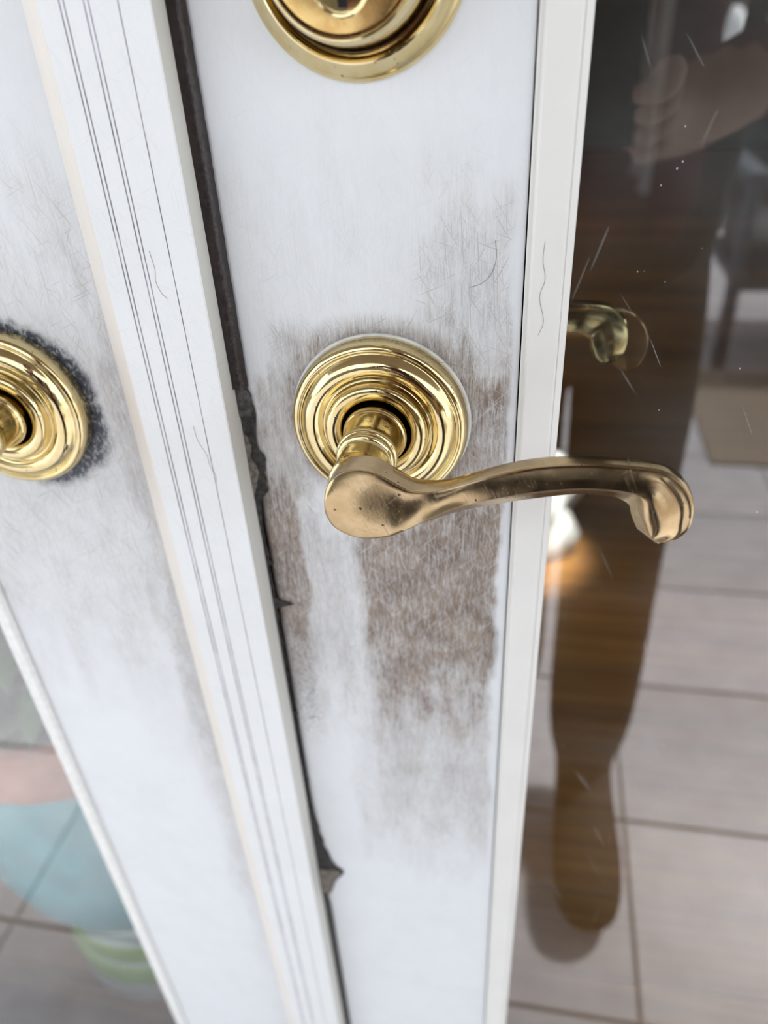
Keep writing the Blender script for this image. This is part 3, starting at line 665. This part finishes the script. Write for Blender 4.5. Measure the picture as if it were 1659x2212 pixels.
# white bag on the floor
bx, by = 0.095, 1.26
V = []; F = []; n = 40
for j, (r, z) in enumerate([(0.070, -H), (0.086, -0.985), (0.092, -0.94), (0.083, -0.89), (0.080, -0.865), (0.094, -0.83), (0.098, -0.80), (0.092, -0.78), (0.078, -0.765), (0.060, -0.755), (0.045, -0.745), (0.02, -0.74)]):
    for i in range(n):
        a = 2*math.pi*i/n; q = r*(1+0.10*math.sin(3*a+j*1.3)+0.05*math.sin(7*a-j*2.1))
        V.append((bx+q*math.cos(a), by+q*0.8*math.sin(a), z+0.004*math.sin(5*a+j)))
V = [(x, y, max(z, -H)) for x, y, z in V]
for j in range(11):
    for i in range(n): F.append((j*n+i, j*n+(i+1) % n, (j+1)*n+(i+1) % n, (j+1)*n+i))
F.append(tuple(range(n-1, -1, -1))); F.append(tuple(range(11*n, 12*n)))
tag(mesh('paper_bag', V, F, simple('white_bag', (0.88, 0.89, 0.88), 0.5, 0.02, 30), None, True), 'bright white crumpled bag on the wooden floor inside', 'bag')
# high white table further in
wt = simple('white_lacquer', (0.85, 0.84, 0.83), 0.4, 0.03, 20)
tb = thing('high_table', (1.15, 5.3, -H), 'white high table with square legs deep inside the room', 'table')
for lx, ly in ((0.70, 5.05), (1.6, 5.05), (0.70, 5.6), (1.6, 5.6)): box('leg', lx-0.035, lx+0.035, ly-0.035, ly+0.035, -H, 0.06, wt, tb, 0.004)
box('tabletop', 0.62, 1.68, 4.97, 5.68, 0.06, 0.10, wt, tb, 0.006)
# unseen ceiling spots added to brighten the bag, near floor and inner lever
for i, (lx, ly, en) in enumerate(((0.30, 0.40, 620), (-1.2, 3.6, 25), (0.75, 0.75, 20))):
    dl = thing('added_ceiling_spot', (lx, ly, WZ-0.03), ('added spotlight near the door that brightens the bag', 'added fill spot in the left of the room ceiling', 'added fill spot close behind the right door leaf')[i], 'added_spot', 'added ceiling spots')
    v, f = lathe_z([(0.055, WZ-0.001), (0.055, WZ-0.012), (0.045, WZ-0.014), (0.040, WZ-0.004)], lx, ly, 32); mesh('added_trim_ring', v, f, wp, dl, True)
    ld = bpy.data.lights.new('added_spot_lamp', 'SPOT'); ld.energy = en; ld.color = (1.0, 0.95, 0.88) if i == 0 else (1.0, 0.86, 0.68); ld.spot_size = (0.125, 1.6, 0.75)[i]; ld.spot_blend = 0.7; ld.shadow_soft_size = 0.035
    lo = bpy.data.objects.new('added_spot_lamp', ld); COL.objects.link(lo); lo.location = (lx, ly, H+WZ-0.02)
    if i == 0: lo.rotation_euler = (Vector((0.085, 1.20, 0.13))-lo.location).to_track_quat('-Z', 'Y').to_euler()

# ------------------------------------------------------------------ outside, seen in the panes: rug, armchair, bench, fence
rugm = simple('woven_rug', (0.20, 0.165, 0.13), 0.95, 0.3, 160, bump=0.8)
rug = tag(box('outdoor_rug', 0.57, 2.1, -2.31, -1.68, -H, -H+0.008, rugm, None, 0.003), 'flat tan outdoor rug reflected at the right of the glass', 'rug')
ac = thing('garden_armchair', (1.0, -2.62, -H), 'dark grey garden armchair standing on the tan rug', 'chair')
fab = simple('charcoal_fabric', (0.045, 0.05, 0.06), 0.9, 0.2, 90, bump=0.3); frm = simple('blue_grey_metal', (0.06, 0.075, 0.10), 0.5, 0.1, 40)
zr = -H
for lx, ly, zb_ in ((0.70, -2.36, zr), (1.32, -2.36, zr), (0.70, -2.88, -H), (1.32, -2.88, -H)):
    v, f = tube([(lx, ly, zb_), (lx, ly, -0.72), (lx, ly+0.005, -0.40)], [0.026, 0.024, 0.022], 12); mesh('leg', v, f, frm, ac, 40)
for lx in (0.70, 1.32):
    box('armrest', lx-0.035, lx+0.035, -2.92, -2.32, -0.40, -0.365, frm, ac, 0.01)
box('seat_cushion', 0.735, 1.285, -2.90, -2.34, -0.70, -0.56, fab, ac, 0.04)
box('seat_frame', 0.70, 1.32, -2.90, -2.345, -0.735, -0.70, frm, ac, 0.006)
box('back_cushion', 0.735, 1.285, -3.02, -2.88, -0.60, -0.12, fab, ac, 0.05)
# bench with cushions by the fence
bm_ = wood('bench_timber', (0.17, 0.11, 0.07), (0.26, 0.18, 0.11), 0.6, 2, 30)
bn = thing('garden_bench', (1.3, -5.0, -H-0.01), 'brown slatted garden bench reflected far behind the armchair', 'bench')
for k in range(4): box('seat_slat', 0.70, 1.95, -5.20+k*0.115, -5.10+k*0.115, -0.58, -0.555, bm_, bn, 0.004)
for k in range(3): box('back_slat', 0.70, 1.95, -5.27, -5.25, -0.45+k*0.12, -0.36+k*0.12, bm_, bn, 0.004)
for lx in (0.74, 1.90):
    box('leg', lx-0.03, lx+0.03, -4.86, -4.80, -H+0, -0.58, bm_, bn, 0.004); box('leg', lx-0.03, lx+0.03, -5.25, -5.205, -H-0.01, -0.10, bm_, bn, 0.004)
def cushion(name, c, s, mat, label, cat, rz=0.0):
    V = []; F = []; n, m = 24, 10
    for j in range(m+1):
        ph = -math.pi/2+math.pi*j/m
        for i in range(n):
            a = 2*math.pi*i/n
            sq = lambda q, e: math.copysign(abs(q)**e, q)
            x = s[0]*sq(math.cos(a), .45)*abs(math.cos(ph))**.5; y = s[1]*sq(math.sin(a), .45)*abs(math.cos(ph))**.5; z = s[2]*math.sin(ph)
            V.append((c[0]+x*math.cos(rz)-y*math.sin(rz), c[1]+x*math.sin(rz)+y*math.cos(rz), c[2]+z))
    for j in range(m):
        for i in range(n): F.append((j*n+i, j*n+(i+1) % n, (j+1)*n+(i+1) % n, (j+1)*n+i))
    return tag(mesh(name, V, F, mat, None, True), label, cat)
cushion('seat_pad', (1.07, -4.92, -0.513), (0.10, 0.11, 0.04), simple('cream_cotton', (0.62, 0.56, 0.38), 0.9), 'small cream cushion lying beside the pink one', 'cushion')
cushion('seat_pad', (1.34, -4.92, -0.508), (0.13, 0.115, 0.045), simple('pink_cotton', (0.75, 0.10, 0.20), 0.9, 0.3, 40), 'pink cushion lying on the garden bench', 'cushion', 0.2)
V = [(1.09, -5.243, -0.04), (1.00, -5.14, -0.40), (1.10, -5.12, -0.37), (1.18, -5.13, -0.41), (1.27, -5.17, -0.29), (1.14, -5.243, -0.04), (1.10, -5.19, -0.10), (1.17, -5.14, -0.22)]
wc = mesh('cloth', V, [(0, 6, 1), (6, 2, 1), (6, 7, 2), (7, 3, 2), (7, 4, 3), (6, 5, 7), (5, 4, 7), (0, 5, 6)], simple('white_cotton', (0.85, 0.86, 0.86), 0.9), None, True)
s = wc.modifiers.new('thick', 'SOLIDIFY'); s.thickness = 0.004
tag(wc, 'white cloth draped over the back of the garden bench', 'cloth')
fc = simple('fence_paint', (0.13, 0.115, 0.105), 0.8, 0.15, 10)
fe = thing('garden_fence', (1.0, -6.4, -H-0.01), 'dark brown board fence at the end of the garden', 'fence')
fm = None
for k in range(60):
    x0 = -6+k*0.22
    if fm is None:
        o = box('board', x0, x0+0.21, -6.42, -6.39, -H-0.01, 1.55, fc, fe); fm = o
    else:
        o = fm.copy(); COL.objects.link(o); o.location = (k*0.22, 0, 0)
hedge_m = simple('hedge_green', (0.03, 0.06, 0.022), 0.8, 0.5, 20)
def bush(cx, cy, r, h, label, nleaf=1500, seed=1):
    t = thing('shrub', (cx, cy, -H-0.01), label, 'shrub', 'shrubs in front of the fence')
    q = np.random.default_rng(seed); V = []; F = []
    for i in range(nleaf):
        a, u = q.random()*2*math.pi, q.random()**.4; ph = math.asin(q.random()*1.6-.6)
        c = np.array([cx+r*u*math.cos(a)*math.cos(ph), cy+r*u*math.sin(a)*math.cos(ph), -H+h*0.55+h*0.45*u*math.sin(ph)])
        d = q.normal(size=3); d /= np.linalg.norm(d); e = np.cross(d, q.normal(size=3)); e /= np.linalg.norm(e)
        l = 0.045; k = len(V); V += [c-d*l, c+e*l*.45, c+d*l, c-e*l*.45]; F.append((k, k+1, k+2, k+3))
    tag(mesh('foliage', V, F, hedge_m, t), kind='stuff')
    v, f = tube([(cx, cy, -H-0.01), (cx+.01, cy, -H+h*.3), (cx, cy+.01, -H+h*.6)], [0.03, 0.025, 0.012], 8); mesh('stem', v, f, stm, t, True)
bush(2.4, -5.8, 0.5, 1.5, 'dark green shrub right of the garden bench', 1500, 1)
bush(0.1, -5.8, 0.55, 1.7, 'dark green shrub left of the garden bench', 1500, 2)

# ------------------------------------------------------------------ the photographer, seen only in the reflections
PCX = 0.105
sk = []; ed = []
def jt(p, r, par=None):
    sk.append((tuple(p), r if isinstance(r, tuple) else (r, r)))
    if par is not None: ed.append((par, len(sk)-1))
    return len(sk)-1
zw = lambda z: z             # heights above the floor
pel = jt((PCX, -.62, .90), (.135, .105))
ab = jt((PCX, -.61, 1.04), (.120, .095), pel); che = jt((PCX, -.615, 1.22), (.135, .105), ab); che2 = jt((PCX, -.615, 1.34), (.115, .085), che)
nk_ = jt((PCX, -.60, 1.43), .052, che2); hd0 = jt((PCX, -.575, 1.51), (.066, .075), nk_); hd1 = jt((PCX, -.560, 1.59), (.078, .092), hd0); hd2 = jt((PCX, -.565, 1.665), (.055, .065), hd1)
for sgn in (1, -1):
    hx = PCX+sgn*.072; bk = 0 if sgn > 0 else -.10; ot = 0 if sgn > 0 else -.045
    hip = jt((hx, -.61, .80), .088, pel); kn = jt((hx+.002, -.575, .50), .070, hip); cf = jt((hx+.004, -.575, .28), .071, kn); hem = jt((hx+.004+ot*.7, -.57+bk*.8, .150), .068, cf)
    an = jt((hx+.003+ot, -.57+bk, .085), .044, hem); mid = jt((hx+.004+ot, -.50+bk, .060), .050, an); bl = jt((hx+.006+ot, -.385+bk, .052), .056, mid); to = jt((hx+.006+ot, -.300+bk, .046), .044, bl)
    shx = PCX+sgn*.165
    sh = jt((shx, -.605, 1.345), .058, che2); el = jt((PCX+sgn*.215, -.555, 1.10), .043, sh); wr = jt((0.06+sgn*.075, -.395, 1.035), .030, el)
    # hand gripping the side of the phone
    pal = jt((0.058+sgn*.058, -.358, 1.050), (.024, .018), wr)
    for q in range(4):
        c0 = CAM-fwd*0.016-UPV*(0.060+q*0.016)+RGT*(sgn*0.050); c1 = CAM-fwd*0.0215-UPV*(0.058+q*0.016)+RGT*(sgn*0.043); c2 = CAM-fwd*(-0.004+0.0)-UPV*(0.066+q*0.016)+RGT*(sgn*0.046); c3 = CAM+fwd*0.002-UPV*(0.067+q*0.016)+RGT*(sgn*0.030)
        f0 = jt(CAM-fwd*0.026-UPV*(0.072+q*0.016)+RGT*(0.022+sgn*0.052), .0085, pal)
        f1 = jt(CAM-fwd*0.008-UPV*(0.070+q*0.016)+RGT*(0.022+sgn*0.052), .0082, f0)
        f2 = jt(CAM+fwd*0.0035-UPV*(0.069+q*0.016)+RGT*(0.022+sgn*(0.046-0.002*q)), .0072, f1)
        f3 = jt(CAM+fwd*0.0045-UPV*(0.068+q*0.016)+RGT*(0.022+sgn*(0.030+0.002*q)), .0062, f2)
    t0 = jt(CAM-fwd*0.034-UPV*0.105+RGT*(sgn*0.034), .0095, pal); t1 = jt(CAM-fwd*0.029-UPV*0.080+RGT*(sgn*0.016), .0085, t0)
me = bpy.data.meshes.new('photographer_cage'); me.from_pydata([s_[0] for s_ in sk], ed, [])
tmp = bpy.data.objects.new('photographer_cage', me); COL.objects.link(tmp)
tmp.modifiers.new('skin', 'SKIN')
if not me.skin_vertices: me.attributes  # layer is created with the modifier
if len(me.skin_vertices) == 0:
    bpy.context.view_layer.objects.active = tmp; tmp.select_set(True)
    bpy.ops.mesh.customdata_skin_add()
lay = me.skin_vertices[0].data
for i, s_ in enumerate(sk): lay[i].radius = s_[1]; lay[i].use_root = (i == pel)
sb = tmp.modifiers.new('sub', 'SUBSURF'); sb.levels = 2; sb.render_levels = 2
dg = bpy.context.evaluated_depsgraph_get(); dg.update()
ev = bpy.data.meshes.new_from_object(tmp.evaluated_get(dg)); bpy.data.objects.remove(tmp)
co = np.zeros(len(ev.vertices)*3); ev.vertices.foreach_get('co', co); co = co.reshape(-1, 3)
co[:, 2] = np.maximum(co[:, 2], 0.001+0*co[:, 2])
faces = [tuple(p.vertices) for p in ev.polygons]
fcn = np.array([co[list(p)].mean(0) for p in faces])
mi = np.zeros(len(faces), int)                                      # 0 shirt, 1 trousers, 2 skin, 3 shoe
mi[fcn[:, 2] < 0.92] = 1; mi[fcn[:, 2] < 0.125] = 2
mi[(fcn[:, 2] < 0.125)] = 3
mi[fcn[:, 2] > 1.405] = 2
mi[(fcn[:, 1] > -0.44) & (fcn[:, 2] > 0.9)] = 2
ps = thing('person', (PCX, -.58, 0), 'person in maroon top and dark trousers holding a phone, seen in the reflection', 'person', zl=False)
shirt = simple('maroon_jersey', (0.12, 0.022, 0.03), 0.9, 0.2, 60); trs = simple('dark_trousers', (0.022, 0.019, 0.018), 0.9, 0.2, 80)
skn = simple('skin', (0.50, 0.29, 0.20), 0.5, 0.06, 60); shoe = simple('brown_shoe', (0.020, 0.014, 0.010), 0.8, 0.2, 60); blk = simple('black_strap', (0.008, 0.008, 0.009), 0.6)
# shape the head a little: brow, chin and nose
hm_ = co[:, 2] > 1.46
d_ = co-np.array([PCX, -.575+.11, 1.555]); co[:, 1] += np.where(hm_, 0.020*np.exp(-(d_[:, 0]**2/0.00012+d_[:, 2]**2/0.0005)-(d_[:, 1]**2/0.01)), 0)
body = mesh('body', co, faces, [shirt, trs, skn, shoe], ps, True, mi=mi, zl=False)
hr = simple('dark_hair', (0.02, 0.014, 0.01), 0.5, 0.3, 90)
V = []; F = []
for j in range(13):
    ph = math.pi/2-math.radians(125)*j/12
    for i in range(32):
        a = 2*math.pi*i/32; front = max(0, math.sin(a)); q = 1.0
        z = 1.60+0.098*math.sin(ph)
        if ph < 0.35: z = max(z, 1.60+0.098*math.sin(0.35)*front+(1-front)*(0.098*math.sin(ph)-0.04)) if front > 0 else 1.60+0.098*math.sin(ph)-0.03
        c = math.cos(ph) if ph > 0 else 1.0-0.1*ph
        V.append((PCX+0.092*c*math.cos(a), -.568+0.105*c*math.sin(a), z))
for j in range(12):
    for i in range(32): F.append((j*32+i, j*32+(i+1) % 32, (j+1)*32+(i+1) % 32, (j+1)*32+i))
mesh('hair', V, F, hr, ps, True, zl=False)
def ball(c, r, n=12):
    V = []; F = []
    for j in range(n+1):
        ph = -math.pi/2+math.pi*j/n
        for i in range(n): V.append((c[0]+r[0]*math.cos(ph)*math.cos(2*math.pi*i/n), c[1]+r[1]*math.cos(ph)*math.sin(2*math.pi*i/n), c[2]+r[2]*math.sin(ph)))
    for j in range(n):
        for i in range(n): F.append((j*n+i, j*n+(i+1) % n, (j+1)*n+(i+1) % n, (j+1)*n+i))
    return V, F
for sgn in (1, -1):
    v, f = ball((PCX+sgn*.030, -.478, 1.575), (.012, .010, .008)); mesh('eye', v, f, simple('eye', (0.6, 0.58, 0.55), 0.3), ps, True, zl=False)
    v, f = ball((PCX+sgn*.078, -.565, 1.565), (.012, .020, .030)); mesh('ear', v, f, skn, ps, True, zl=False)
v, f = ball((PCX, -.490, 1.508), (.022, .010, .006)); mesh('mouth', v, f, simple('lips', (0.35, 0.12, 0.10), 0.5), ps, True, zl=False)
# black bag strap hanging across the hip
v, f = tube(spline([(.215, -.60, 1.32), (.225, -.49, 1.15), (.205, -.47, .99), (.192, -.455, .93), (.155, -.45, .905), (.11, -.46, .90), (.05, -.49, .925)], 8), 0.015, 10)
mesh('bag_strap', v, f, blk, ps, True, zl=False)
# the phone, just behind the lens
ph = thing('phone', tuple(CAM-fwd*0.012-UPV*0.05), 'black phone held up in front of the maroon top', 'phone', zl=False)
def obox(cx, cy, hx, hy, d0, d1):
    return [tuple(CAM-fwd*d+RGT*(cx+a*hx)+UPV*(cy+b_*hy)) for a in (-1, 1) for d in (d0, d1) for b_ in (-1, 1)]
pb = mesh('case', obox(0.022, -0.053, 0.036, 0.073, 0.0105, 0.0185), BOXF, simple('phone_black', (0.012, 0.012, 0.013), 0.3), ph, zl=False)
bv = pb.modifiers.new('bevel', 'BEVEL'); bv.width = 0.003; bv.segments = 2
mesh('screen', obox(0.022, -0.053, 0.033, 0.069, 0.0186, 0.0190), BOXF, simple('phone_screen', (0.02, 0.02, 0.022), 0.1), ph, zl=False)
mesh('camera_bump', obox(0.008, 0.002, 0.016, 0.016, 0.0085, 0.0105), BOXF, simple('lens_black', (0.01, 0.01, 0.01), 0.15), ph, zl=False)
